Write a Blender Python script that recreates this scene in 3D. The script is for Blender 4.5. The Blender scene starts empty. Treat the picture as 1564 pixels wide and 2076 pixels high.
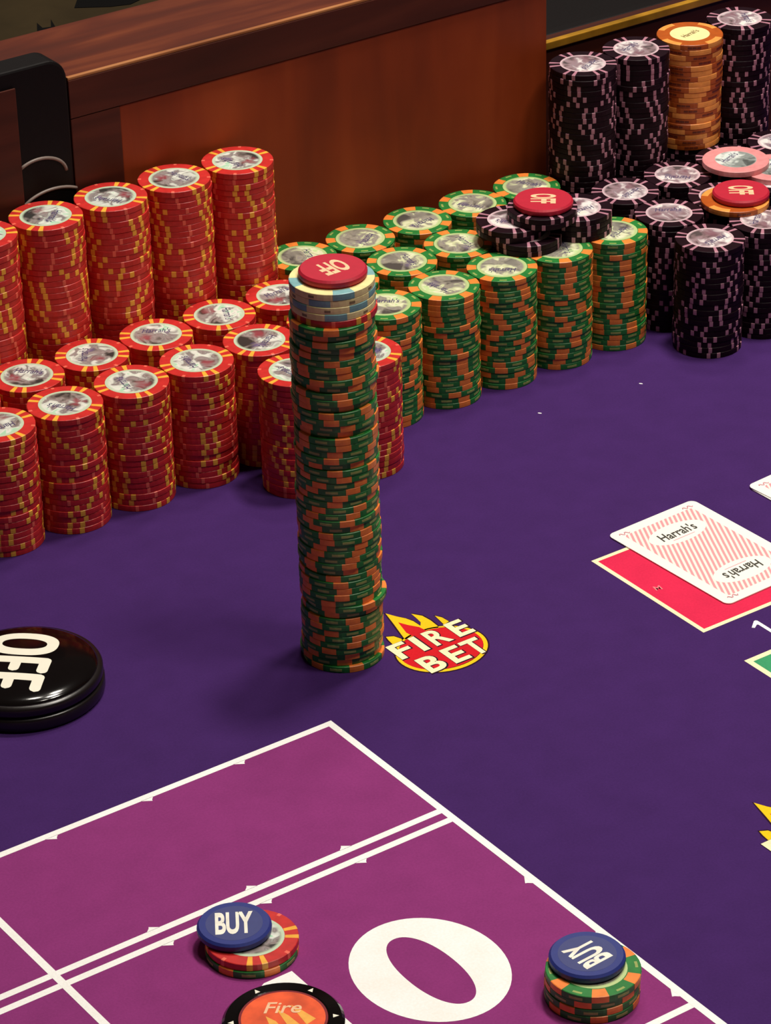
import bpy, bmesh, math, random
from mathutils import Matrix, Vector

random.seed(11)
sc = bpy.context.scene
COL = sc.collection
MM = 0.001
PI = math.pi

# ------------------------------------------------------------------ camera
# the world axes are the table's: X along the chip rows, Y towards the wooden wall
YAW = math.radians(34.5)
PITCH = math.radians(29.0729)
ROLL = math.radians(-1.4972)
cd = bpy.data.cameras.new('camera')
co = bpy.data.objects.new('camera', cd)
COL.objects.link(co)
fwd = Vector((0, math.cos(PITCH), -math.sin(PITCH)))
right = Vector((1, 0, 0))
up = Vector((0, math.sin(PITCH), math.cos(PITCH)))
r2 = right * math.cos(ROLL) + up * math.sin(ROLL)
u2 = -right * math.sin(ROLL) + up * math.cos(ROLL)
m = Matrix((r2, u2, -fwd)).transposed()
m = Matrix.Rotation(-YAW, 3, 'Z') @ m
co.matrix_world = Matrix.Translation((0, 0, 0.79383)) @ m.to_4x4()
cd.sensor_fit = 'HORIZONTAL'
cd.sensor_width = 36.0
cd.lens = 6549.85 / 1564 * 36.0
cd.clip_start = 0.05
cd.clip_end = 60
sc.camera = co

# ------------------------------------------------------------------ world, lights, exposure
w = bpy.data.worlds.new('world')
sc.world = w
w.use_nodes = True
bg = w.node_tree.nodes['Background']
bg.inputs[0].default_value = (1.0, 0.78, 0.62, 1)
bg.inputs[1].default_value = 0.035

def downlight(x, y, z, power, size, col=(1.0, 0.93, 0.83)):
    l = bpy.data.lights.new('downlight', 'AREA')
    l.shape = 'DISK'
    l.size = size
    l.energy = power
    l.color = col
    l.spread = math.radians(130)
    o = bpy.data.objects.new('downlight', l)
    o.location = (x, y, z)
    COL.objects.link(o)
    return o

# recessed ceiling downlights over the table
for x, y, pw, sz in ((1.24, 1.20, 12.5, 0.22), (0.95, 1.55, 2.5, 0.22), (1.25, 0.45, 9.0, 0.34), (1.40, 1.65, 3.5, 0.22), (0.85, 0.45, 2.5, 0.22)):
    downlight(x, y, 1.9, pw, sz)
# unseen downlight added to brighten the carpet behind the table
downlight(2.3, 4.1, 1.9, 9, 0.3)

sc.view_settings.view_transform = 'Standard'
sc.view_settings.look = 'None'
sc.view_settings.gamma = 1.0
sc.view_settings.use_curve_mapping = False
sc.view_settings.exposure = 0.0

# ------------------------------------------------------------------ materials
def lin(h):
    h = h.lstrip('#')
    out = []
    for i in (0, 2, 4):
        c = int(h[i:i + 2], 16) / 255
        out.append(c / 12.92 if c <= 0.04045 else ((c + 0.055) / 1.055) ** 2.4)
    return (*out, 1)

MATS = {}

def nodes_of(name):
    mt = bpy.data.materials.new(name)
    mt.use_nodes = True
    nt = mt.node_tree
    b = nt.nodes['Principled BSDF']
    return mt, nt, b

def N(nt, typ, **kw):
    n = nt.nodes.new(typ)
    for k, v in kw.items():
        if k.startswith('i_'):
            n.inputs[k[2:]].default_value = v
        else:
            setattr(n, k, v)
    return n

def ramp(nt, stops, interp='LINEAR'):
    r = nt.nodes.new('ShaderNodeValToRGB')
    r.color_ramp.interpolation = interp
    e = r.color_ramp.elements
    while len(e) < len(stops):
        e.new(0.5)
    for k, (p, c) in enumerate(stops):
        e[k].position = p
        e[k].color = lin(c) if isinstance(c, str) else c
    return r

def mat(name, col, rough=0.5, metal=0.0, var=0.10, scale=250.0, bump=0.0, spec=0.5, coat=0.0):
    if name in MATS:
        return MATS[name]
    mt, nt, b = nodes_of(name)
    c = lin(col)
    tc = N(nt, 'ShaderNodeTexCoord')
    nz = N(nt, 'ShaderNodeTexNoise')
    nz.inputs['Scale'].default_value = scale
    nz.inputs['Detail'].default_value = 3
    nt.links.new(tc.outputs['Object'], nz.inputs['Vector'])
    lo = tuple(v * (1 - var) for v in c[:3]) + (1,)
    hi = tuple(min(1, v * (1 + var)) for v in c[:3]) + (1,)
    r = ramp(nt, [(0.3, lo), (0.7, hi)])
    nt.links.new(nz.outputs['Fac'], r.inputs[0])
    nt.links.new(r.outputs[0], b.inputs['Base Color'])
    b.inputs['Roughness'].default_value = rough
    b.inputs['Metallic'].default_value = metal
    b.inputs['Specular IOR Level'].default_value = spec
    b.inputs['Coat Weight'].default_value = coat
    b.inputs['Coat Roughness'].default_value = 0.08
    if bump:
        bp = N(nt, 'ShaderNodeBump')
        bp.inputs['Strength'].default_value = bump
        bp.inputs['Distance'].default_value = 0.0003
        nt.links.new(nz.outputs['Fac'], bp.inputs['Height'])
        nt.links.new(bp.outputs[0], b.inputs['Normal'])
    MATS[name] = mt
    return mt

def felt_mat(name, col):
    mt, nt, b = nodes_of(name)
    c = lin(col)
    tc = N(nt, 'ShaderNodeTexCoord')
    fine = N(nt, 'ShaderNodeTexNoise')
    fine.inputs['Scale'].default_value = 900
    fine.inputs['Detail'].default_value = 4
    big = N(nt, 'ShaderNodeTexNoise')
    big.inputs['Scale'].default_value = 60
    big.inputs['Detail'].default_value = 5
    for n in (fine, big):
        nt.links.new(tc.outputs['Object'], n.inputs['Vector'])
    mx = N(nt, 'ShaderNodeMath', operation='ADD')
    nt.links.new(fine.outputs['Fac'], mx.inputs[0])
    nt.links.new(big.outputs['Fac'], mx.inputs[1])
    hv = N(nt, 'ShaderNodeMath', operation='MULTIPLY')
    hv.inputs[1].default_value = 0.5
    nt.links.new(mx.outputs[0], hv.inputs[0])
    r = ramp(nt, [(0.32, tuple(v * 0.90 for v in c[:3]) + (1,)), (0.68, tuple(min(1, v * 1.10) for v in c[:3]) + (1,))])
    nt.links.new(hv.outputs[0], r.inputs[0])
    nt.links.new(r.outputs[0], b.inputs['Base Color'])
    b.inputs['Roughness'].default_value = 0.95
    b.inputs['Specular IOR Level'].default_value = 0.15
    bp = N(nt, 'ShaderNodeBump')
    bp.inputs['Strength'].default_value = 0.35
    bp.inputs['Distance'].default_value = 0.0003
    nt.links.new(fine.outputs['Fac'], bp.inputs['Height'])
    nt.links.new(bp.outputs[0], b.inputs['Normal'])
    MATS[name] = mt
    return mt

def wood_mat(name, stops, axis, scale=1.0, rough=0.55, figure=0.5):
    """grain runs along `axis` (0 x, 1 y, 2 z); figure = cross-grain shimmer"""
    mt, nt, b = nodes_of(name)
    tc = N(nt, 'ShaderNodeTexCoord')
    mp = N(nt, 'ShaderNodeMapping')
    s = [90 * scale] * 3
    s[axis] = 9 * scale
    mp.inputs['Scale'].default_value = s
    nt.links.new(tc.outputs['Object'], mp.inputs['Vector'])
    n1 = N(nt, 'ShaderNodeTexNoise')
    n1.inputs['Scale'].default_value = 1.0
    n1.inputs['Detail'].default_value = 6
    n1.inputs['Distortion'].default_value = 0.6
    nt.links.new(mp.outputs[0], n1.inputs['Vector'])
    mp2 = N(nt, 'ShaderNodeMapping')
    s2 = [22 * scale] * 3
    s2[axis] = 14 * scale
    mp2.inputs['Scale'].default_value = s2
    mp2.inputs['Rotation'].default_value = (0.0, 0.6, 0.0)
    nt.links.new(tc.outputs['Object'], mp2.inputs['Vector'])
    n2 = N(nt, 'ShaderNodeTexNoise')
    n2.inputs['Scale'].default_value = 1.0
    n2.inputs['Detail'].default_value = 3
    nt.links.new(mp2.outputs[0], n2.inputs['Vector'])
    mx = N(nt, 'ShaderNodeMix')
    mx.inputs[0].default_value = figure
    nt.links.new(n1.outputs['Fac'], mx.inputs[2])
    nt.links.new(n2.outputs['Fac'], mx.inputs[3])
    r = ramp(nt, stops)
    nt.links.new(mx.outputs[0], r.inputs[0])
    nt.links.new(r.outputs[0], b.inputs['Base Color'])
    b.inputs['Roughness'].default_value = rough
    b.inputs['Specular IOR Level'].default_value = 0.3
    MATS[name] = mt
    return mt

def inlay_mat(name, cols, accent, second, edge):
    """printed foil: soft patches of ink on silver, two coloured blots and a pale rim, in the disc's own coordinates"""
    mt, nt, b = nodes_of(name)
    L = nt.links.new
    tc = N(nt, 'ShaderNodeTexCoord')
    q = N(nt, 'ShaderNodeVectorMath', operation='SCALE')
    q.inputs['Scale'].default_value = 1 / 0.0134
    L(tc.outputs['Object'], q.inputs[0])
    oi = N(nt, 'ShaderNodeObjectInfo')
    off = N(nt, 'ShaderNodeVectorMath', operation='SCALE')
    off.inputs[0].default_value = (31.0, 17.0, 0.0)
    L(oi.outputs['Random'], off.inputs['Scale'])
    ad = N(nt, 'ShaderNodeVectorMath', operation='ADD')
    L(q.outputs[0], ad.inputs[0])
    L(off.outputs[0], ad.inputs[1])
    nz = N(nt, 'ShaderNodeTexNoise')
    nz.inputs['Scale'].default_value = 1.7
    nz.inputs['Detail'].default_value = 2.5
    nz.inputs['Distortion'].default_value = 0.8
    L(ad.outputs[0], nz.inputs['Vector'])
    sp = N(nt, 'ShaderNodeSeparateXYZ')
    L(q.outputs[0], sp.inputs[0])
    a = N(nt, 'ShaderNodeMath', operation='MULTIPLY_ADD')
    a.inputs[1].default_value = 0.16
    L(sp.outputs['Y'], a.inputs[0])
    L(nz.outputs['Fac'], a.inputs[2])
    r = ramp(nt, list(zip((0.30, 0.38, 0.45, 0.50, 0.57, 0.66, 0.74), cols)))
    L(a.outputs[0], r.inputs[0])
    last = r.outputs[0]
    for cen, rad, col in (((-0.42, -0.30, 0), 0.56, accent), ((0.42, 0.16, 0), 0.46, second)):
        d = N(nt, 'ShaderNodeVectorMath', operation='DISTANCE')
        d.inputs[1].default_value = cen
        L(q.outputs[0], d.inputs[0])
        d2 = N(nt, 'ShaderNodeMath', operation='MULTIPLY_ADD')
        d2.inputs[1].default_value = 0.7
        L(nz.outputs['Fac'], d2.inputs[0])
        L(d.outputs['Value'], d2.inputs[2])
        dr = ramp(nt, [(rad, (0.9, 0.9, 0.9, 1)), (rad + 0.2, (0, 0, 0, 1))])
        L(d2.outputs[0], dr.inputs[0])
        mx = N(nt, 'ShaderNodeMix', data_type='RGBA')
        L(dr.outputs[0], mx.inputs[0])
        L(last, mx.inputs[6])
        mx.inputs[7].default_value = lin(col)
        last = mx.outputs[2]
    ln = N(nt, 'ShaderNodeVectorMath', operation='LENGTH')
    L(q.outputs[0], ln.inputs[0])
    er = ramp(nt, [(0.86, (0, 0, 0, 1)), (0.95, (1, 1, 1, 1))])
    L(ln.outputs['Value'], er.inputs[0])
    mx = N(nt, 'ShaderNodeMix', data_type='RGBA')
    L(er.outputs[0], mx.inputs[0])
    L(last, mx.inputs[6])
    mx.inputs[7].default_value = lin(edge)
    L(mx.outputs[2], b.inputs['Base Color'])
    b.inputs['Metallic'].default_value = 0.15
    b.inputs['Roughness'].default_value = 0.34
    MATS[name] = mt
    return mt

felt_mat('felt_purple', '#40225f')
felt_mat('felt_magenta', '#893474')
felt_mat('felt_white', '#fffdf6')
felt_mat('felt_red', '#dc2a50')
felt_mat('felt_scarlet', '#cf1c26')
felt_mat('felt_yellow', '#f3c81e')
felt_mat('felt_green', '#3f9a6a')
felt_mat('felt_dark', '#2a1226')
felt_mat('felt_cream', '#f6ecc0')
felt_mat('felt_salmon', '#ee7f84')
mat('red_clay', '#c92a26', 0.42, var=0.12)
mat('red_spot', '#f4b23a', 0.42)
mat('red_dot', '#ee6a55', 0.42)
mat('green_clay', '#237a33', 0.42, var=0.15)
mat('green_spot', '#f58838', 0.42)
mat('green_dash', '#97a658', 0.45)
mat('purple_clay', '#1b0711', 0.5, var=0.2, spec=0.15)
mat('purple_spot', '#b27a8c', 0.42)
mat('orange_clay', '#b05214', 0.42)
mat('orange_spot', '#f09a48', 0.42)
mat('orange_dash', '#6a2a10', 0.45)
mat('cream_clay', '#f6e4a2', 0.42)
mat('cream_spot', '#7fb0b4', 0.42)
mat('cream_dash', '#8b7a54', 0.45)
mat('pink_clay', '#e08f90', 0.42)
mat('button_red', '#b81632', 0.55, var=0.05)
mat('button_blue', '#23307e', 0.5, var=0.06)
mat('button_print', '#f3c49a', 0.55)
mat('button_white', '#f7f2e4', 0.5)
mat('button_blue_face', '#39407a', 0.55, var=0.05)
mat('puck_black', '#0b0708', 0.12, var=0.05, coat=0.3)
mat('puck_rim', '#1a1415', 0.28, var=0.05)
mat('puck_print', '#fbf6e4', 0.35, var=0.02)
mat('puck_face', '#f0582a', 0.4, var=0.25, scale=120)
mat('puck_amber', '#f7b04a', 0.4)
mat('puck_edge', '#7c1420', 0.4)
mat('inlay_ink', '#4c4468', 0.4)
mat('cream_inlay', '#f4e4a4', 0.4, var=0.05)
mat('brown_ink', '#6b4a20', 0.5)
mat('card_white', '#fbf8ee', 0.45, var=0.02)
mat('card_ink', '#3c3a34', 0.5)
mat('card_pink', '#e4a0ac', 0.5)
mat('brass', '#c8922e', 0.35, metal=0.55, var=0.45, scale=45)
mat('vinyl_black', '#0d0809', 0.55, var=0.15, bump=0.25, scale=500, spec=0.2)
mat('piping_grey', '#8a7a72', 0.4)
mat('carpet_olive', '#5a4a2e', 0.95, var=0.2, scale=12)
mat('carpet_dark', '#0b0808', 0.95)
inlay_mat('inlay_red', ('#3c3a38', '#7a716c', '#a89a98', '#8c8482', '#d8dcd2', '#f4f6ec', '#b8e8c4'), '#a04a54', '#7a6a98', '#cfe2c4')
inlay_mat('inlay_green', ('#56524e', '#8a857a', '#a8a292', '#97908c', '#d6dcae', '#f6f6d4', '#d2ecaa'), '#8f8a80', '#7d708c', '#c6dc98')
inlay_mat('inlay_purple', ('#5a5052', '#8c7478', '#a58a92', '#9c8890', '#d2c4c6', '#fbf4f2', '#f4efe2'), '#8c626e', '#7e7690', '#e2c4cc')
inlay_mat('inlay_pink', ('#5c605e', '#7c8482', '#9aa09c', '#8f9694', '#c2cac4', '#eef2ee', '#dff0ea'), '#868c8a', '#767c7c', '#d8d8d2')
wood_mat('wood_panel', [(0.30, '#6a260c'), (0.52, '#8a3512'), (0.72, '#a2461c')], 2, 0.55, figure=0.7)  # lighter panel wood, raised further in the colour for light on its front
wood_mat('wood_top', [(0.30, '#38120a'), (0.52, '#56200f'), (0.72, '#78391c')], 0, 0.8, figure=0.35)
wood_mat('wood_dark', [(0.30, '#3a150b'), (0.55, '#4e1f12'), (0.75, '#5f2a1a')], 0, 0.9, figure=0.3)
wood_mat('wood_highlight', [(0.30, '#6e3a1e'), (0.55, '#a5683c'), (0.75, '#c08a58')], 0, 0.8, figure=0.5)  # pale tones that paint the highlight along the front top edge
wood_mat('wood_low', [(0.30, '#2a0f0a'), (0.55, '#43190e'), (0.75, '#552414')], 0, 0.9, figure=0.3)

# card back: fine pink diagonal hatch
def hatch_mat():
    mt, nt, b = nodes_of('card_hatch')
    tc = N(nt, 'ShaderNodeTexCoord')
    wv = N(nt, 'ShaderNodeTexWave', wave_type='BANDS', bands_direction='X')
    wv.inputs['Scale'].default_value = 125
    wv.inputs['Distortion'].default_value = 0.4
    mp = N(nt, 'ShaderNodeMapping')
    mp.inputs['Rotation'].default_value = (0, 0, math.radians(28))
    nt.links.new(tc.outputs['Object'], mp.inputs['Vector'])
    nt.links.new(mp.outputs[0], wv.inputs['Vector'])
    r = ramp(nt, [(0.30, '#fdf3e6'), (0.62, '#e79ea4')])
    nt.links.new(wv.outputs['Fac'], r.inputs[0])
    nt.links.new(r.outputs[0], b.inputs['Base Color'])
    b.inputs['Roughness'].default_value = 0.45
    MATS['card_hatch'] = mt
hatch_mat()

# ------------------------------------------------------------------ mesh helpers (coordinates in millimetres)
def mesh(name, verts, faces, material, smooth=False):
    me = bpy.data.meshes.new(name)
    me.from_pydata([(x * MM, y * MM, z * MM) for x, y, z in verts], [], faces)
    me.materials.append(MATS[material])
    bm = bmesh.new()
    bm.from_mesh(me)
    bmesh.ops.recalc_face_normals(bm, faces=bm.faces)
    bm.to_mesh(me)
    bm.free()
    if smooth:
        for p in me.polygons:
            p.use_smooth = True
    me.update()
    return me

def link(name, me, parent=None, loc=(0, 0, 0), rz=0.0):
    o = bpy.data.objects.new(name, me)
    o.location = [v * MM for v in loc]
    o.rotation_euler = (0, 0, rz)
    o.parent = parent
    COL.objects.link(o)
    return o

def tag(o, label=None, cat=None, group=None, kind=None):
    if label: o['label'] = label
    if cat: o['category'] = cat
    if group: o['group'] = group
    if kind: o['kind'] = kind
    return o

def lathe(profile, seg=48, a0=0.0, a1=2 * PI, closed=True):
    """profile (r, z) from bottom centre to top centre; r = 0 ends make caps"""
    v, f = [], []
    full = closed
    n = seg if full else seg + 1
    for r, z in profile:
        for k in range(n):
            a = a0 + (a1 - a0) * k / seg
            v.append((r * math.cos(a), r * math.sin(a), z))
    m_ = len(profile)
    for j in range(m_ - 1):
        for k in range(seg):
            k2 = (k + 1) % n
            f.append((j * n + k, j * n + k2, (j + 1) * n + k2, (j + 1) * n + k))
    if full:
        f.append(tuple(range(n))[::-1])
        f.append(tuple((m_ - 1) * n + k for k in range(n)))
    return v, f

def sector(profile, amid, width, steps=4):
    """solid wedge: closed (r, z) profile swept over an arc"""
    v, f = [], []
    m_ = len(profile)
    for k in range(steps + 1):
        a = amid - width / 2 + width * k / steps
        for r, z in profile:
            v.append((r * math.cos(a), r * math.sin(a), z))
    for k in range(steps):
        for j in range(m_):
            j2 = (j + 1) % m_
            f.append((k * m_ + j, k * m_ + j2, (k + 1) * m_ + j2, (k + 1) * m_ + j))
    f.append(tuple(range(m_)))
    f.append(tuple(steps * m_ + j for j in range(m_))[::-1])
    return v, f

def merge(parts):
    v, f = [], []
    for pv, pf in parts:
        o = len(v)
        v += pv
        f += [tuple(i + o for i in q) for q in pf]
    return v, f

def box(x0, x1, y0, y1, z0, z1):
    v = [(x, y, z) for z in (z0, z1) for y in (y0, y1) for x in (x0, x1)]
    f = [(0, 2, 3, 1), (4, 5, 7, 6), (0, 1, 5, 4), (2, 6, 7, 3), (0, 4, 6, 2), (1, 3, 7, 5)]
    return v, f

def bevel_box(name, x0, x1, y0, y1, z0, z1, material, w=1.5, seg=2):
    v, f = box(x0, x1, y0, y1, z0, z1)
    me = mesh(name, v, f, material)
    bm = bmesh.new()
    bm.from_mesh(me)
    bmesh.ops.bevel(bm, geom=list(bm.edges), offset=w * MM, segments=seg, profile=0.6, affect='EDGES')
    bm.to_mesh(me)
    bm.free()
    return me

def flat(poly, z):
    return [(x, y, z) for x, y in poly], [tuple(range(len(poly)))]

def slab(poly, z0, z1):
    n = len(poly)
    v = [(x, y, z0) for x, y in poly] + [(x, y, z1) for x, y in poly]
    f = [tuple(range(n))[::-1], tuple(range(n, 2 * n))]
    f += [(i, (i + 1) % n, n + (i + 1) % n, n + i) for i in range(n)]
    return v, f

def ringplate(outer, inner, z0, z1):
    """flat plate between two outlines with the same number of points"""
    n = len(outer)
    v = [(x, y, z0) for x, y in outer] + [(x, y, z0) for x, y in inner]
    v += [(x, y, z1) for x, y in outer] + [(x, y, z1) for x, y in inner]
    f = []
    for i in range(n):
        j = (i + 1) % n
        f.append((2 * n + i, 2 * n + j, 3 * n + j, 3 * n + i))
        f.append((i, j, 2 * n + j, 2 * n + i))
        f.append((n + i, 3 * n + i, 3 * n + j, n + j))
    return v, f

def ellipse(cx, cy, a, b, n=48, e=2.0, rot=0.0):
    out = []
    for k in range(n):
        t = 2 * PI * k / n
        c, s = math.cos(t), math.sin(t)
        x = a * math.copysign(abs(c) ** (2 / e), c)
        y = b * math.copysign(abs(s) ** (2 / e), s)
        out.append((cx + x * math.cos(rot) - y * math.sin(rot), cy + x * math.sin(rot) + y * math.cos(rot)))
    return out

def roundrect(x0, x1, y0, y1, r, n=6):
    out = []
    for cx, cy, a in ((x1 - r, y1 - r, 0), (x0 + r, y1 - r, 90), (x0 + r, y0 + r, 180), (x1 - r, y0 + r, 270)):
        for k in range(n + 1):
            t = math.radians(a + 90 * k / n)
            out.append((cx + r * math.cos(t), cy + r * math.sin(t)))
    return out

def text_mesh(name, s, material, width, height, z=0.0, bold=0.02, thick=0.04, shear=0.0):
    """lettering centred on the origin, scaled to width x height millimetres"""
    cu = bpy.data.curves.new('lettering', 'FONT')
    cu.body = s
    cu.offset = bold
    cu.shear = shear
    cu.resolution_u = 4
    ob = bpy.data.objects.new('lettering', cu)
    COL.objects.link(ob)
    dg = bpy.context.evaluated_depsgraph_get()
    me = bpy.data.meshes.new_from_object(ob.evaluated_get(dg))
    bpy.data.objects.remove(ob)
    bpy.data.curves.remove(cu)
    xs = [q.co.x for q in me.vertices]
    ys = [q.co.y for q in me.vertices]
    x0, x1, y0, y1 = min(xs), max(xs), min(ys), max(ys)
    for q in me.vertices:
        q.co.x = ((q.co.x - x0) / (x1 - x0) - 0.5) * width * MM
        q.co.y = ((q.co.y - y0) / (y1 - y0) - 0.5) * height * MM
        q.co.z = (z + thick) * MM
    me.name = name
    me.materials.clear()
    me.materials.append(MATS[material])
    return me

# ------------------------------------------------------------------ the table
table = tag(link('craps_table', None), 'craps table with purple felt, magenta betting boxes and white lines', 'table')
felt = link('felt', mesh('felt', *box(150, 1650, 480, 1480, -8, 0), 'felt_purple'), table)
link('table_body', mesh('table_body', *box(150, 1650, 480, 1480, -240, -8.2), 'wood_dark'), table)
link('magenta_field', mesh('magenta_field', *slab([(200, 520), (675, 520), (675, 1031), (200, 1031)], 0.0, 0.08), 'felt_magenta'), felt)

LW = 3.5
def line(x0, y0, x1, y1):
    if abs(x1 - x0) < 1e-6:
        b = box(x0 - LW / 2, x0 + LW / 2, y0, y1, 0.0, 0.20)
    else:
        b = box(x0, x1, y0 - LW / 2, y0 + LW / 2, 0.0, 0.16)
    return link('printed_line', mesh('printed_line', *b, 'felt_white'), felt)

line(675, 520, 675, 1031 + LW / 2)
line(200, 1031, 675 - LW / 2, 1031)
line(200, 944.4, 675 - LW / 2, 944.4)
line(200, 936.4, 675 - LW / 2, 936.4)
line(480.8, 520, 480.8, 1031 - LW / 2)
line(480.8, 775, 675 - LW / 2, 775)
# little barbs on the lines
barb = mesh('line_barb', *slab([(-3.2, 0.2), (3.2, 0.2), (1.6, -1.6), (1.2, -2.6)], 0.0, 0.16), 'felt_white')
barb_up = mesh('line_barb_up', *slab([(-3.2, -0.2), (3.2, -0.2), (-0.6, 2.6), (-1.2, 1.6)], 0.0, 0.16), 'felt_white')
for k in range(5):
    u = 625 - 48.1 * k
    if abs(u - 480.8) < 5: continue
    link('line_barb', barb, felt, (u, 1031 - LW / 2, 0))
    link('line_barb', barb_up, felt, (u, 944.4 + LW / 2, 0))
    link('line_barb', barb, felt, (u, 936.4 - LW / 2, 0))
for k in range(3):
    link('line_barb', barb, felt, (675 - LW / 2, 881 - 48 * k, 0), -PI / 2)

# numeral 10 printed in the box
link('printed_numeral', mesh('printed_zero', *ringplate(ellipse(604.4, 856.3, 31.2, 36, 64), ellipse(604.2, 855.4, 11.4, 25.8, 64, 2.15), 0.0, 0.16), 'felt_white'), felt)
link('printed_numeral', mesh('printed_one', *slab([(559, 824), (559, 888.6), (545.5, 888.6), (530, 880), (530, 868), (543, 873), (543, 824)], 0.0, 0.16), 'felt_white'), felt)

# fire bet emblem
def emblem(du, dv):
    C0 = (753.4 + du, 1052.6 + dv)
    sh = lambda P: [(x + du, y + dv) for x, y in P]
    fl1 = [(751.0, 1095.0), (753.5, 1089.6), (756.0, 1085.4), (757.4, 1081.0), (757.6, 1075.5), (759.6, 1078.0), (760.2, 1082.0), (760.6, 1087.2), (763.7, 1082.5), (764.4, 1076.5), (764.0, 1069.9), (762.3, 1066.5), (747.5, 1066.2), (744.6, 1070.2), (745.6, 1074), (748.3, 1084.0)]
    fl3 = [(768.5, 1078.9), (770.3, 1075.6), (770.8, 1070.6), (767.2, 1069.6)]
    fl4 = [(738.7, 1077.2), (742.0, 1075.4), (743.5, 1071.4), (742, 1067.0), (737.0, 1066.6), (737.9, 1073.8)]
    def grow(P, d):
        cx = sum(p[0] for p in P) / len(P); cy = sum(p[1] for p in P) / len(P)
        o = []
        for x, y in P:
            l = math.hypot(x - cx, y - cy)
            o.append((x + (x - cx) / l * d, y + (y - cy) / l * d))
        return o
    dark = [slab(ellipse(*C0, 23.6, 20.4), 0, 0.06)]
    for P in (fl1, fl3, fl4):
        dark.append(slab(grow(sh(P), 0.9), 0, 0.06))
    link('emblem_outline', mesh('emblem_outline', *merge(dark), 'felt_dark'), felt)
    for P in (fl1, fl3, fl4):
        link('emblem_flame', mesh('emblem_flame', *slab(sh(P), 0, 0.12), 'felt_yellow'), felt)
    link('emblem_ring', mesh('emblem_ring', *ringplate(ellipse(*C0, 22.8, 19.6), ellipse(C0[0], C0[1] + .5, 21.0, 18.0), 0, 0.12), 'felt_yellow'), felt)
    link('emblem_disc', mesh('emblem_disc', *slab(ellipse(C0[0], C0[1] + .5, 21.0, 17.6), 0, 0.14), 'felt_scarlet'), felt)
    link('emblem_flame', mesh('emblem_flame_heart', *slab(sh([(751.0, 1084.5), (753.4, 1079.5), (756.4, 1075), (757.5, 1068.6), (749.5, 1068), (748.6, 1074.5)]), 0, 0.15), 'felt_scarlet'), felt)
    # lettering, each word a printed piece
    def letters(word, spots, y0, y1):
        for ch, (a, b) in zip(word, spots):
            back = text_mesh('emblem_letter_shadow', ch, 'felt_dark', b - a + 1.0, y1 - y0 + 1.0, 0, 0.04, 0.18)
            link('letter_shadow', back, felt, ((a + b) / 2 + du + 0.3, (y0 + y1) / 2 + dv - 0.3, 0))
            me = text_mesh('emblem_letter', ch, 'felt_cream', b - a, y1 - y0, 0, 0.028, 0.22)
            link('emblem_letter', me, felt, ((a + b) / 2 + du, (y0 + y1) / 2 + dv, 0))
    letters('FIRE', ((732.9, 742.2), (745.6, 749.2), (753.0, 763.0), (766.4, 775.8)), 1055.6, 1069.6)
    letters('BET', ((736.8, 747.4), (751.0, 760.4), (761.8, 772.0)), 1037.6, 1051.8)
emblem(0, 0)
emblem(34.8, -227.5)

# printed card boxes beside the lines
link('red_box_border', mesh('red_box_border', *ringplate([(860.2, 989.3), (922, 989.3), (922, 1074.5), (860.2, 1074.5)], [(862.6, 991.7), (919.6, 991.7), (919.6, 1072.1), (862.6, 1072.1)], 0, 0.12), 'felt_cream'), felt)
link('red_box', mesh('red_box', *slab([(862.6, 991.7), (919.6, 991.7), (919.6, 1072.1), (862.6, 1072.1)], 0, 0.10), 'felt_red'), felt)
me = text_mesh('red_box_lettering', 'M', 'felt_salmon', 3.6, 4.0, 0, 0.02, 0.14)
link('red_box_lettering', me, felt, (869.5, 1034.5, 0), -0.2)
link('green_box_border', mesh('green_box_border', *ringplate([(858.9, 880), (922, 880), (922, 958.6), (858.9, 958.6)], [(861.9, 883), (919, 883), (919, 955.6), (861.9, 955.6)], 0, 0.12), 'felt_cream'), felt)
link('green_box', mesh('green_box', *slab([(861.9, 883), (919, 883), (919, 955.6), (861.9, 955.6)], 0, 0.10), 'felt_green'), felt)
link('printed_numeral', mesh('printed_small_one', *slab([(881.2, 979.0), (882.2, 977.9), (884.9, 979.6), (885.5, 979.2), (885.5, 964), (887.5, 964), (887.5, 982.2), (886.8, 983.0), (885.8, 982.8)], 0, 0.12), 'felt_white'), felt)

# lint on the felt
for u, v_, tx_ in ((1001.2, 1209.0, 'white speck of lint on felt near the purple stacks'), (936.6, 1214.9, 'faint speck of lint on felt near the green stacks')):
    o = link('lint', mesh('lint', *slab(ellipse(0, 0, 1.1, 0.5, 10), 0, 0.15), 'felt_white'), None, (u, v_, 0), -0.9)
    tag(o, tx_, 'lint', 'lint specks on the felt')

# ------------------------------------------------------------------ wooden wall and rails
wall = tag(link('wooden_wall', None, None, (750, 1368, 0)), 'brown wooden box wall with framed panel behind the chip stacks', 'wall panel')
def wpart(name, x0, x1, y0, y1, z0, z1, material, bev=0.8):
    o = link(name, bevel_box(name, x0 - 750, x1 - 750, y0 - 1368, y1 - 1368, z0, z1, material, bev), wall)
    return o
link('top_board', mesh('top_board', *slab([(0, 0.6), (309.5, 0.6), (309.5, 69), (-90, 69), (-90, 30.2), (0, 30.2)], 166.6, 189), 'wood_top'), wall)
wpart('edge_highlight', 750, 1059.5, 1367.8, 1370.5, 187.6, 189.3, 'wood_highlight', 0.5)  # thin strip carrying the painted edge highlight
wpart('front_rail', 750, 1059.5, 1367.5, 1369.4, 166.9, 187.5, 'wood_dark', 0.4)
wpart('stile', 750, 779.4, 1367.6, 1376, 0.05, 166.5, 'wood_dark', 0.5)
wpart('panel', 779.6, 1059.5, 1368.3, 1378, 0.05, 166.5, 'wood_panel', 0.4)
wpart('side_board', 750, 758, 1376.2, 1398, 0.05, 166.4, 'wood_dark', 0.5)
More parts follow.
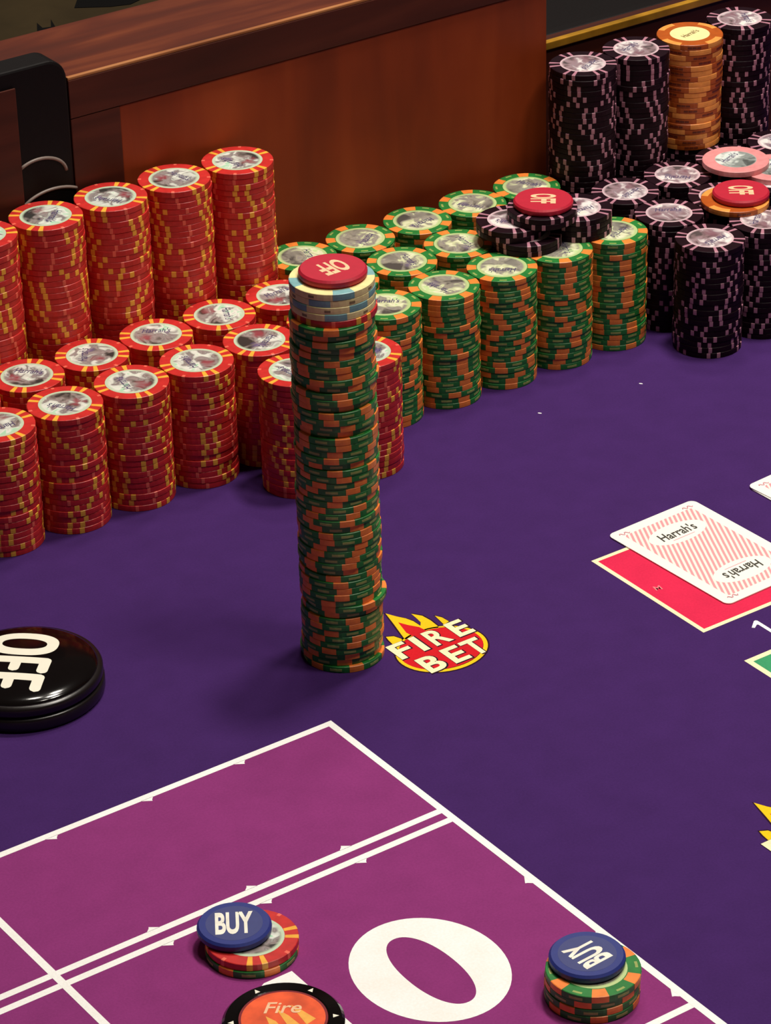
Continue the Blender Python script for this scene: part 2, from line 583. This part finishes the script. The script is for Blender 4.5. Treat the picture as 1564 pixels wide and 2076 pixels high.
wpart('back_board', 660, 1059.5, 1428, 1436, 0.05, 166.4, 'wood_dark', 0.5)
wpart('end_board', 1051, 1059.5, 1378.2, 1427.8, 0.05, 166.4, 'wood_dark', 0.5)

pad = tag(link('padded_panel', None, None, (700, 1380, 0)), 'black vinyl padded panel with rounded top beside the wooden wall', 'padded panel')
def cushion_mesh():
    P = roundrect(-42, 49.3, 0.05, 201, 11, 8)
    n = len(P)
    rings = [(1.2, -12.8), (0.3, -12.4), (0, -11.4), (0, 3.5), (1.2, 5.0)]
    cx, cz = 3.6, 100
    v, f = [], []
    for ins, y in rings:
        for x, z in P:
            sx = 1 - ins / 45.6; sz = 1 - ins / 100.5
            v.append((cx + (x - cx) * sx, y, cz + (z - cz) * sz if z > cz else z))
    for k in range(len(rings) - 1):
        f += [(k * n + i, k * n + (i + 1) % n, (k + 1) * n + (i + 1) % n, (k + 1) * n + i) for i in range(n)]
    f.append(tuple(range(n)))
    f.append(tuple((len(rings) - 1) * n + i for i in range(n)))
    return mesh('cushion', v, f, 'vinyl_black')
link('cushion', cushion_mesh(), pad)
def tube(points, r, seg=8):
    v, f = [], []
    n = len(points)
    P = [Vector(p) for p in points]
    for i, p in enumerate(P):
        d = (P[min(i + 1, n - 1)] - P[max(i - 1, 0)]).normalized()
        a = Vector((0, 1, 0)); b = d.cross(a).normalized(); a = b.cross(d).normalized()
        for k in range(seg):
            t = 2 * PI * k / seg
            q = p + a * (r * math.cos(t)) + b * (r * math.sin(t))
            v.append(tuple(q))
    for i in range(n - 1):
        for k in range(seg):
            k2 = (k + 1) % seg
            f.append((i * seg + k, i * seg + k2, (i + 1) * seg + k2, (i + 1) * seg + k))
    f.append(tuple(range(seg))[::-1])
    f.append(tuple((n - 1) * seg + k for k in range(seg)))
    return v, f
def arc(cx, cz, a, b, t0, t1, n=16):
    return [(cx + a * math.cos(math.radians(t0 + (t1 - t0) * k / n)) , -12.9, cz + b * math.sin(math.radians(t0 + (t1 - t0) * k / n))) for k in range(n + 1)]
link('piping', mesh('piping', *tube(arc(29, 139.5, 16, 10.8, 4, 130), 0.9), 'piping_grey', True), pad)
link('piping', mesh('piping_lower', *tube(arc(36, 118.5, 22, 13.4, 50, 150), 0.9), 'piping_grey', True), pad)
post = tag(link('wooden_post', bevel_box('wooden_post', -59, 0, 0, 1.2, 0.05, 192, 'wood_dark', 0.4), None, (718.6, 1365.8, 0)), 'dark wooden board in front of the black padded panel', 'post')

low = tag(link('low_rail', None, None, (1060, 1392, 0)), 'low dark wooden rail with brass strip behind the purple chips', 'rail')
link('rail_board', bevel_box('rail_board', 0.2, 420, 0, 14, 0.05, 121, 'wood_low', 0.6), low)
link('brass_strip', bevel_box('brass_strip', 0.2, 420, -1.4, 3, 119.0, 123.6, 'brass', 0.5), low)
fill = tag(link('filler', bevel_box('filler', 0.2, 420, 0, 70, 0.05, 118, 'vinyl_black', 12, 4), None, (1060, 1407, 0)), 'black padded filler added for the dark area behind the brass strip', 'filler')  # black block added to fill the dark area beyond the brass

# casino floor far below, beyond the table
fl = tag(link('floor', mesh('floor', *slab([(-4000, -1500), (7000, -1500), (7000, 8000), (-4000, 8000)], -910, -900), 'carpet_olive')), kind='structure')

# ------------------------------------------------------------------ chips
R, T = 19.1, 3.221
CH = 0.2                                   # chamfer
def chip_profile(R=R, T=T, c=CH):
    return [(R - c - 0.12, 0.0), (R - 0.05, c), (R, T * 0.5), (R - 0.05, T - c), (R - c - 0.12, T)]
def spot_profile(rin, e=0.05, R=R, T=T, c=CH):
    return [(rin, T - 0.5), (rin, T + 0.02), (R - c - 0.12, T + 0.02), (R - 0.05 + e, T - c + 0.03), (R + e, T * 0.5), (R - 0.05 + e, c), (R - c - 0.12, 0.01), (R - 1.5, 0.01), (R - 1.5, T - 0.5)]
def dash_profile(R=R, T=T):
    return [(R - 0.8, T * 0.28), (R + 0.07, T * 0.30), (R + 0.07, T * 0.66), (R - 0.8, T * 0.68)]
def dash_top(rin, rout):
    return [(rin, T - 0.3), (rin, T + 0.02), (rout, T + 0.02), (rout, T - 0.3)]
D = math.radians
def pairs(n, off): return [2 * PI * k / n + s * D(off) for k in range(n) for s in (-1, 1)]
def singles(n, ph=0.0): return [2 * PI * k / n + ph for k in range(n)]

SPEC = {
    # body, [(part name, angles, width deg, profile, material, separate when seen from above)], inlay radius, inlay material
    'red': ('red_clay', [('edge_spot', pairs(4, 9.5), 7.5, spot_profile(0.71 * R), 'red_spot'),
                         ('rim_dot', singles(4, D(45)) + singles(4, D(0)), 5.0, None, 'red_dot')], 0.70, 'inlay_red'),
    'green': ('green_clay', [('edge_spot', singles(6), 21, spot_profile(0.73 * R), 'green_spot'),
                             ('edge_dash', singles(6, D(30)), 17, dash_profile(), 'green_dash')], 0.71, 'inlay_green'),
    'purple': ('purple_clay', [('edge_spot', pairs(6, 8.5), 6.0, spot_profile(0.66 * R), 'purple_spot')], 0.68, 'inlay_purple'),
    'orange': ('orange_clay', [('edge_spot', singles(4), 40, spot_profile(0.80 * R), 'orange_spot'),
                               ('edge_dash', pairs(4, 37) + singles(4, D(45)), 7, dash_profile(), 'orange_dash')], 0.60, 'cream_inlay'),
    'cream': ('cream_clay', [('edge_spot', singles(4), 30, spot_profile(0.76 * R), 'cream_spot'),
                             ('edge_dash', singles(4, D(45)), 8, dash_profile(), 'cream_dash')], 0.70, 'cream_inlay'),
    'pink': ('pink_clay', [], 0.62, 'inlay_pink'),
}
BODY, SPOTS, JOINED, INLAY = {}, {}, {}, {}
for kd, (bm_, parts, ri, im) in SPEC.items():
    v, f = lathe(chip_profile(), 40)
    BODY[kd] = mesh(kd + '_chip', v, f, bm_)
    SPOTS[kd], JOINED[kd] = [], []
    for pn, angs, wd, prof, mm in parts:
        if pn == 'rim_dot':
            prof_list = [(a, spot_profile(0.90 * R, 0.05)) for a in angs[:4]] 
            geo = [sector(pr_, a, D(wd), 2) for a, pr_ in prof_list]
        else:
            geo = [sector(prof, a, D(wd), max(2, int(wd / 6))) for a in angs]
        if pn == 'edge_spot':
            SPOTS[kd].append((pn, [mesh(kd + '_' + pn, *g, mm) for g in geo]))
        else:
            extra = []
            if pn == 'edge_dash' and kd == 'green':
                extra = [sector(dash_top(0.87 * R, 0.93 * R), a, D(13), 3) for a in angs]
            SPOTS[kd].append((pn, [mesh(kd + '_' + pn, *merge(geo + extra), mm)]))
        JOINED[kd].append((pn, mesh(kd + '_' + pn + 's', *merge(geo), mm)))
    r_ = ri * R
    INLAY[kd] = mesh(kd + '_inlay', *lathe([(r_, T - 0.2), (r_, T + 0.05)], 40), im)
INK = text_mesh('inlay_lettering', "Harrah's", 'inlay_ink', 15, 5.0, 0, 0.01, T + 0.08, 0.3)
INK_O = text_mesh('orange_lettering', "Harrah's", 'brown_ink', 14, 4.2, 0, 0.015, T + 0.08, 0.2)

ONES = ['', 'first', 'second', 'third', 'fourth', 'fifth', 'sixth', 'seventh', 'eighth', 'ninth', 'tenth', 'eleventh', 'twelfth', 'thirteenth',
        'fourteenth', 'fifteenth', 'sixteenth', 'seventeenth', 'eighteenth', 'nineteenth']
TENS = {2: ('twenty', 'twentieth'), 3: ('thirty', 'thirtieth'), 4: ('forty', 'fortieth'), 5: ('fifty', 'fiftieth'), 6: ('sixty', 'sixtieth')}
def ordw(n):
    if n < 20: return ONES[n]
    t_, o_ = divmod(n, 10)
    return TENS[t_][1] if o_ == 0 else TENS[t_][0] + '-' + ONES[o_]

GROUPS = {'red': 'red chips stacked in rows', 'green': 'green chips with orange edge spots', 'purple': 'dark purple chips stacked in rows',
          'orange': 'orange chips', 'cream': 'cream and blue chips on the tower', 'pink': 'pink chips'}
def chip(kd, x, y, z, label, full=False, sep=False, rz=None, tilt=None, ink=True):
    """one chip: body mesh with its edge spots, and the inlay where its face is seen"""
    if rz is None: rz = random.uniform(0, 2 * PI)
    b = link(kd + '_chip', BODY[kd], None, (x, y, z), rz)
    if tilt: b.rotation_euler = (tilt[0], tilt[1], rz)
    tag(b, label, 'casino chip', GROUPS[kd])
    if full or sep:
        for pn, ms in SPOTS[kd]:
            for me_ in ms:
                o = link(pn if len(ms) > 1 else pn + 's', me_, b)
                if len(ms) == 1: o['kind'] = 'stuff'
    else:
        for pn, me_ in JOINED[kd]:
            o = link(pn + 's', me_, b)
            o['kind'] = 'stuff'
    if full:
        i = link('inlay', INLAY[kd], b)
        i['label'] = {'red': 'printed silver foil centre', 'green': 'pale printed foil centre', 'purple': 'pinkish silver foil centre',
                      'orange': 'cream printed centre', 'cream': 'cream centre', 'pink': 'silver foil centre'}[kd]
        if ink and kd != 'cream':
            me_ = INK_O if kd == 'orange' else INK
            link('lettering', me_, i, (0, 4.6 if kd != 'orange' else 0, 0))
    return b

HIDDEN = {'red': [], 'green': [], 'purple': []}
def stack(kd, x, y, z0, n, place, seen=20, jit=0.28, top_full=True, sep=False):
    """n chips; the `seen` uppermost are single chips, the rest (out of sight) go to one object"""
    ph = random.uniform(0, 2 * PI)
    for k in range(n):                       # k from the bottom
        ph += random.choice((random.gauss(0, 0.10), random.uniform(0, 2 * PI)))
        jx, jy = random.uniform(-jit, jit), random.uniform(-jit, jit)
        if random.random() < 0.07: jx *= 2.0; jy *= 2.0
        ft = n - k
        if ft > seen:
            HIDDEN[kd].append((x + jx, y + jy, z0 + k * T, ph))
            continue
        col = {'red': 'red', 'green': 'green', 'purple': 'dark purple', 'orange': 'orange'}[kd]
        if ft == 1: lab = f'{col} chip lying on top, {place}'
        else: lab = f'{col} chip {ordw(ft)} from top, {place}'
        chip(kd, x + jx, y + jy, z0 + k * T, lab, full=(ft == 1 and top_full), sep=sep, rz=ph)

H20 = 20 * T
# --- red
rc = [642.2, 681.0, 719.6, 758.2, 797.0, 836.0]
for i in range(1, 6):                        # row against the wall: twenty on twenty
    pl = f'wall-side row, {ordw(6 - i)} stack from the green stacks'
    for k in range(20): HIDDEN['red'].append((rc[i], 1346.1, k * T, random.uniform(0, 6)))
    stack('red', rc[i], 1346.1, H20, 20, pl, seen=20)
for i in range(0, 6):
    pl = f'middle row, {ordw(6 - i)} stack from the green stacks'
    stack('red', rc[i] + (1.5 if i == 0 else 0), 1308.3, 0, 20, pl, seen=4)
for i in range(0, 6):
    pl = f'felt-side row, {ordw(6 - i)} stack from the green stacks'
    stack('red', rc[i], 1269.8, 0, 20, pl, seen=20 if i < 5 else 3)
stack('red', 792.4, 1230.2, 0, 20, 'forward row, second stack from the green stacks', seen=20)
stack('red', 831.6, 1225.5, 0, 20, 'forward row, first stack from the green stacks', seen=20)
# --- green
gc = [872.4 + 38.25 * k for k in range(5)]
for i, x in enumerate(gc):
    stack('green', x, 1264.6, 0, 20, f'felt-side row, {ordw(i + 1)} stack from the red stacks', seen=20, sep=True)
    stack('green', x, 1303.4, 0, 20, f'middle row, {ordw(i + 1)} stack from the red stacks', seen=4, sep=True)
    stack('green', x, 1342.4, 0, 20, f'wall-side row, {ordw(i + 1)} stack from the red stacks', seen=5, sep=True)
# --- purple
pc = [1064.8, 1103.3, 1141.8, 1180.3]
for i, x in enumerate(pc):
    kd = 'orange' if i == 2 else 'purple'
    for k in range(20): HIDDEN['purple'].append((x, 1341.8, k * T, random.uniform(0, 6)))
    if kd == 'orange':
        stack(kd, x, 1340.5, H20, 20, 'tall orange stack between two dark purple stacks', seen=20, sep=True)
    else:
        stack(kd, x, 1341.8, H20, 20, f'wall-side row, {ordw(i + 1)} stack from the green stacks', seen=20)
    stack('purple', x, 1302.9, 0, 20, f'second row from wall, {ordw(i + 1)} stack from the green stacks', seen=5)
    if i < 3: stack('purple', x, 1264.0, 0, 20, f'third row from wall, {ordw(i + 1)} stack from the green stacks', seen=20 if i == 0 else 4)
stack('purple', 1061.2, 1224.9, 0, 20, 'forward row, stack standing closest to the green stacks', seen=20)
stack('purple', 1099.8, 1225.2, 0, 20, 'forward row, second stack from the green stacks', seen=20)

# chips out of sight under and behind the others
for kd, lst in HIDDEN.items():
    v, f = lathe(chip_profile(), 24)
    parts = []
    for x, y, z, a in lst:
        parts.append(([(px_ * math.cos(a) - py_ * math.sin(a) + x, px_ * math.sin(a) + py_ * math.cos(a) + y, pz_ + z) for px_, py_, pz_ in v], f))
    o = link(kd + '_chips_behind', mesh(kd + '_chips_behind', *merge(parts), SPEC[kd][0]))
    col = 'dark purple' if kd == 'purple' else kd
    tag(o, f'{col} chips hidden low in the rear stacks', 'casino chips', None, 'stuff')
    sp = []
    for pn, angs, wd, prof, mm in SPEC[kd][1]:
        if pn != 'edge_spot': continue
        for x, y, z, a in lst:
            for an in angs:
                g = sector([(R - 0.5, 0.1), (R + 0.05, 0.3), (R + 0.05, T - 0.3), (R - 0.5, T - 0.1)], an + a, D(wd), 1)
                sp.append(([(q[0] + x, q[1] + y, q[2] + z) for q in g[0]], g[1]))
        s_ = link('edge_spots', mesh(kd + '_spots_behind', *merge(sp), mm), o)
        s_['kind'] = 'stuff'

# --- the lone tower
TX, TY = 715.3, 1078.6
NG = 55
ph = 0.0
drift = [0.0, 0.0]
for k in range(NG):
    ph += random.choice((random.gauss(0, 0.10), random.gauss(0, 0.25), random.uniform(0, 2 * PI)))
    j = 0.4 if random.random() < 0.72 else 1.6
    jx, jy = random.uniform(-j, j), random.uniform(-j, j)
    chip('green', TX + jx, TY + jy, k * T, f'green and orange chip, {ordw(k + 1)} from the felt in the lone tall tower', sep=True, rz=ph)
z = NG * T
chip('red', TX + 1.2, TY - 0.3, z, 'single red chip under the cream chips of the tower')
z += T
for k in range(4):
    chip('cream', TX + 1.0 + random.uniform(-.3, .3), TY + 0.4 + random.uniform(-.3, .3), z, f'cream and blue chip, {ordw(4 - k)} below the red button on the tower',
         full=(k == 3), sep=True, rz=D(-120 + 34 * k))
    z += T

def button(kind, x, y, z, txt, ang, label, r=15.4, h=4.0, face=None, tw=15.0, th=14.0, tilt=None):
    name = kind + '_button'
    c = 1.0
    v, f = lathe([(r - c, 0), (r - 0.1, c), (r, h * 0.5), (r - 0.1, h - c), (r - c, h)], 48)
    b = link(name, mesh(name, v, f, 'button_' + kind, False), None, (x, y, z), ang)
    if tilt: b.rotation_euler = (tilt[0], tilt[1], ang)
    tag(b, label, 'button', 'marker buttons')
    zt = h
    if face:
        link('face', mesh('button_face', *lathe([(r * 0.76, h - 0.2), (r * 0.76, h + 0.04)], 40), face), b)
        zt = h + 0.04
    link('lettering', text_mesh('button_lettering', txt, 'button_print' if kind == 'red' else 'button_white', tw, th, zt, 0.035, 0.06), b)
    return b
YA = -34.5
button('red', TX + 2.0, TY + 1.2, z, 'OFF', D(215 + YA), 'red OFF button on top of the lone tall tower', tw=13.5, th=13)

# --- small purple pile on the green stacks with an OFF button
zg = H20
for k in range(2): chip('purple', 978.0, 1280.5, zg + k * T, f'dark purple chip, {"bottom" if k == 0 else "second level"} of small pile nearer the red chips', full=(k == 1))
for k in range(2): chip('purple', 973.5, 1288.5, zg + (2 + k) * T, f'dark purple chip {"third up in" if k == 0 else "topping"} the small pile nearer the red chips', full=(k == 1))
for k in range(4): chip('purple', 1011.5, 1278.5, zg + k * T, f'dark purple chip {ordw(k + 1)} up in the small pile nearer the purple stacks', full=(k == 3))
for k in range(2): chip('purple', 988.6, 1280.2, zg + (4 + k) * T, f'dark purple chip {"under" if k == 0 else "directly beneath"} the OFF button, {"lower" if k == 0 else "upper"} of two bridging the piles', full=(k == 1))
button('red', 989.4, 1280.4, zg + 6 * T, 'OFF', D(-94 + YA), 'red OFF button on purple chips atop the green stacks', r=16.4, tw=13.0, th=14)

# --- pink chips, orange chip and OFF button on the purple stacks
chip('pink', 1148.0, 1271.0, H20, 'pink chip lying partly under another pink chip', full=True)
chip('pink', 1133.2, 1287.4, H20 + T, 'pink chip with silver centre on the dark purple stacks', full=True, rz=D(20))
chip('orange', 1101.6, 1251.0, H20, 'single orange chip under the OFF button on purple stacks', full=True, rz=D(20))
button('red', 1105.6, 1250.8, H20 + T, 'OFF', D(-92 + YA), 'red OFF button lying on a single orange chip', r=16.0, tw=12.5, th=14)

# --- bets in the magenta box
zb = 0.16
chip('green', 553.6, 909.6, zb, 'green and orange chip at the bottom, under a red chip in the magenta box', sep=True, rz=0.4)
chip('red', 554.2, 910.2, zb + T, 'red chip directly beneath the upright BUY button', full=True, rz=D(-34.5 + 8))
button('blue', 550.6, 917.6, zb + 2 * T, 'BUY', D(3 + YA), 'blue BUY button on a red chip near the double line', face='button_blue_face', tw=15.5, th=15.0)
for k in range(4):
    chip('green', 646.4 + random.uniform(-.5, .5), 804.4 + random.uniform(-.5, .5), zb + k * T, f'green and orange chip {ordw(4 - k)} below the BUY button by the line corner',
         full=(k == 3), sep=True, rz=0.35 * k)
button('blue', 647.2, 808.6, zb + 4 * T, 'BUY', D(128 + YA), 'blue BUY button on four green and orange chips', face='button_blue_face', tw=15.5, th=14.0)

# ------------------------------------------------------------------ pucks
def puck(x, y, r, h, label):
    root = tag(link('puck', None, None, (x, y, 0)), label, 'puck')
    return root
PX_, PY_ = 578.6, 1139.7
pk = puck(PX_, PY_, 38, 16, 'large black OFF puck lying on the purple felt')
rp = 37.2
link('lower_ring', mesh('lower_ring', *lathe([(rp - 2.0, 0.02), (rp - 0.6, 0.6), (rp, 2.0), (rp, 6.0), (rp - 0.6, 7.0), (rp - 2.4, 7.3)], 72), 'puck_rim', True), pk)
link('upper_ring', mesh('upper_ring', *lathe([(rp - 2.8, 7.2), (rp - 1.2, 7.9), (rp - 0.5, 9.0), (rp - 0.5, 11.8), (rp - 1.2, 13.0), (rp - 3.0, 13.3)], 72), 'puck_rim', True), pk)
dome = [(rp - 2.7, 13.0)]
for k in range(1, 11):
    a = k / 10 * PI / 2
    dome.append(((rp - 2.7) * math.cos(a) ** 0.72 if k < 10 else 0.4, 13.0 + 4.6 * math.sin(a)))
link('dome', mesh('dome', *lathe(dome, 72), 'puck_black', True), pk)
# rounded print letters O, F, F: reading along +x, letter tops towards +y
def bar(x0, y0, x1, y1, w, n=18):
    """round-ended stroke as a strip of quads that can follow the dome"""
    l = math.hypot(x1 - x0, y1 - y0); ux, uy = (x1 - x0) / l, (y1 - y0) / l
    rows = []
    for k in range(n + 1):
        t = -w + (l + 2 * w) * k / n
        o = max(0.0, -t, t - l)
        h = math.sqrt(max(0.0, w * w - o * o)) + 0.02
        rows.append([(x0 + ux * t - uy * h * q, y0 + uy * t + ux * h * q) for q in (-1, 0, 1)])
    return rows
def on_dome(P, lift=0.12):
    """lay an outline on the dome"""
    return [(x, y, dome_z(math.hypot(x, y)) + lift) for x, y in P]
def dome_z(r):
    q = min(1.0, (r / (rp - 2.7)) ** (1 / 0.72))
    return 13.0 + 4.6 * math.sqrt(max(0, 1 - q * q))
def letter(polys, name):
    parts = []
    for P in polys:
        if isinstance(P, tuple):
            o_, i_ = P
            n = len(o_)
            parts.append((on_dome(o_) + on_dome(i_), [(i, (i + 1) % n, n + (i + 1) % n, n + i) for i in range(n)]))
        else:
            v_ = on_dome([c for row in P for c in row], 0.12 + 0.03 * len(parts))
            parts.append((v_, [(3 * k + j, 3 * k + j + 1, 3 * k + j + 4, 3 * k + j + 3) for k in range(len(P) - 1) for j in (0, 1)]))
    return link(name, mesh(name, *merge(parts), 'puck_print'), pk, (0, 0, 0), D(-99 + YA))
hh = 14.5
letter([(ellipse(-12.8, -2.0, 10.2, 16.0, 48, 2.5), ellipse(-12.8, -2.0, 4.6, 10.6, 48, 2.3))], 'letter')
for x0 in (1.4, 15.2):
    letter([bar(x0, -hh - 1.8, x0, hh - 3.0, 2.6), bar(x0, hh - 3.0, x0 + 7.8, hh - 3.0, 2.6), bar(x0, -2.0, x0 + 7.2, -2.0, 2.5)], 'letter')

p2 = tag(link('fire_puck', None, None, (534.2, 857.0, 0.25)), 'black puck with flame-printed orange red face in the magenta box', 'puck')
rq = 24.2
link('rim', mesh('fire_rim', *lathe([(rq - 1, 0), (rq, 0.8), (rq, 6.0), (rq - 1.2, 7.2), (rq - 5.8, 7.4), (rq - 6.6, 7.0)], 64), 'puck_black'), p2)
link('face', mesh('fire_face', *lathe([(16.6, 6.6), (16.6, 7.55)], 56), 'puck_face'), p2)
link('face_edge', mesh('fire_edge', *ringplate(ellipse(0, 0, 17.6, 17.6, 56), ellipse(0, 0, 16.5, 16.5, 56), 7.0, 7.5), 'puck_edge'), p2)
for k in range(3):
    P = [(-9 + 7 * k, -9), (-4 + 7 * k, -8), (-3.5 + 6 * k, 0), (-5 + 6 * k, 5 + 2 * (k % 2)), (-7 + 6.5 * k, -1)]
    link('flame', mesh('puck_flame', *slab(P, 7.4, 7.6), 'puck_amber'), p2)  # amber flames printed on the face
link('lettering', text_mesh('fire_lettering', 'Fire', 'button_print', 15, 7, 0, 0.01, 7.65, 0.25), p2, (3.4, 5.5, 0), D(YA))
for a in (58, 122, 186, 250, 314, 2):
    link('rim_mark', mesh('rim_mark', *slab([(-1.1, -1.1), (1.1, -1.1), (0, 1.3)], 7.3, 7.5), 'puck_print'), p2, (20.6 * math.cos(D(a + YA)), 20.6 * math.sin(D(a + YA)), 0), D(a + YA - 90))

# ------------------------------------------------------------------ playing cards
def card(x, y, z, ang, label):
    """57 x 88 mm, origin at the centre"""
    b = tag(link('playing_card', mesh('playing_card', *slab(roundrect(-28.5, 28.5, -44, 44, 3.6), 0, 0.55), 'card_white'), None, (x, y, z), ang), label, 'playing card', 'face-down playing cards')
    link('back_pattern', mesh('card_pattern', *slab(roundrect(-22.5, 22.5, -38, 38, 2.0), 0.5, 0.58), 'card_hatch'), b)
    for s in (1, -1):
        ov = link('oval', mesh('card_oval', *slab(ellipse(0, 0, 17.5, 8.6, 40), 0.55, 0.62), 'card_white'), b, (0, s * 23.5, 0), 0 if s > 0 else PI)
        link('lettering', text_mesh('card_lettering', "Harrah's", 'card_ink', 23, 7.2, 0, 0.02, 0.66, 0.15), ov, (0, 0.6, 0))
        link('underline', mesh('card_underline', *slab([(-7, -5.2), (7, -5.2), (7, -4.7), (-7, -4.7)], 0.6, 0.66), 'card_pink'), ov)
        for q in (1, -1):
            link('flourish', mesh('card_flourish', *merge([tube([(-3 + k * 0.6, math.sin(k * 1.2) * 1.0, 0.62) for k in range(11)], 0.32, 5)]), 'card_pink'), b, (q * 21, s * 39.5, 0), 0 if s > 0 else PI)
    return b
card(911.9, 1046.0, 0.3, D(2.2), 'face-down card with two ovals lying over the red printed box')
card(999.0, 1040.2, 0.15, D(1.0), 'lower card of two beyond the red printed box')
card(1001.4, 1043.2, 0.75, D(4.5), 'upper card of two beyond the red printed box')

# dark leaf figures woven into the carpet

def leaf(P, name='carpet_leaf'):
    v, f = slab(P, -900, -899)
    return link(name, mesh(name, v, f, 'carpet_dark'), fl)
leaf([(2080, 3960), (2130, 4007), (2160, 4022), (2178, 4054), (2174, 4030), (2186, 4026), (2202, 4054), (2192, 4024), (2178, 4006), (2160, 3985), (2140, 3950), (2100, 3900)])
leaf([(2255, 4075), (2300, 4045), (2330, 4035), (2400, 4060), (2420, 4120), (2320, 4160)])
# the same leaf figure repeats over the rest of the carpet
LEAF = mesh('carpet_leaf', *slab([(-110, -90), (-55, -40), (-20, -25), (0, 12), (-6, -16), (10, -20), (26, 14), (14, -18), (0, -40), (-20, -62), (-42, -98), (-80, -150)], 0, 1), 'carpet_dark')
for i in range(-4, 9):
    for j in range(0, 8):
        x, y = 2180 + 420 * i + (210 if j % 2 else 0), 3400 + 420 * j
        if abs(x - 2250) < 330 and abs(y - 4040) < 330: continue
        link('carpet_leaf', LEAF, fl, (x, y, -900), 0.9 * (i + 2 * j))
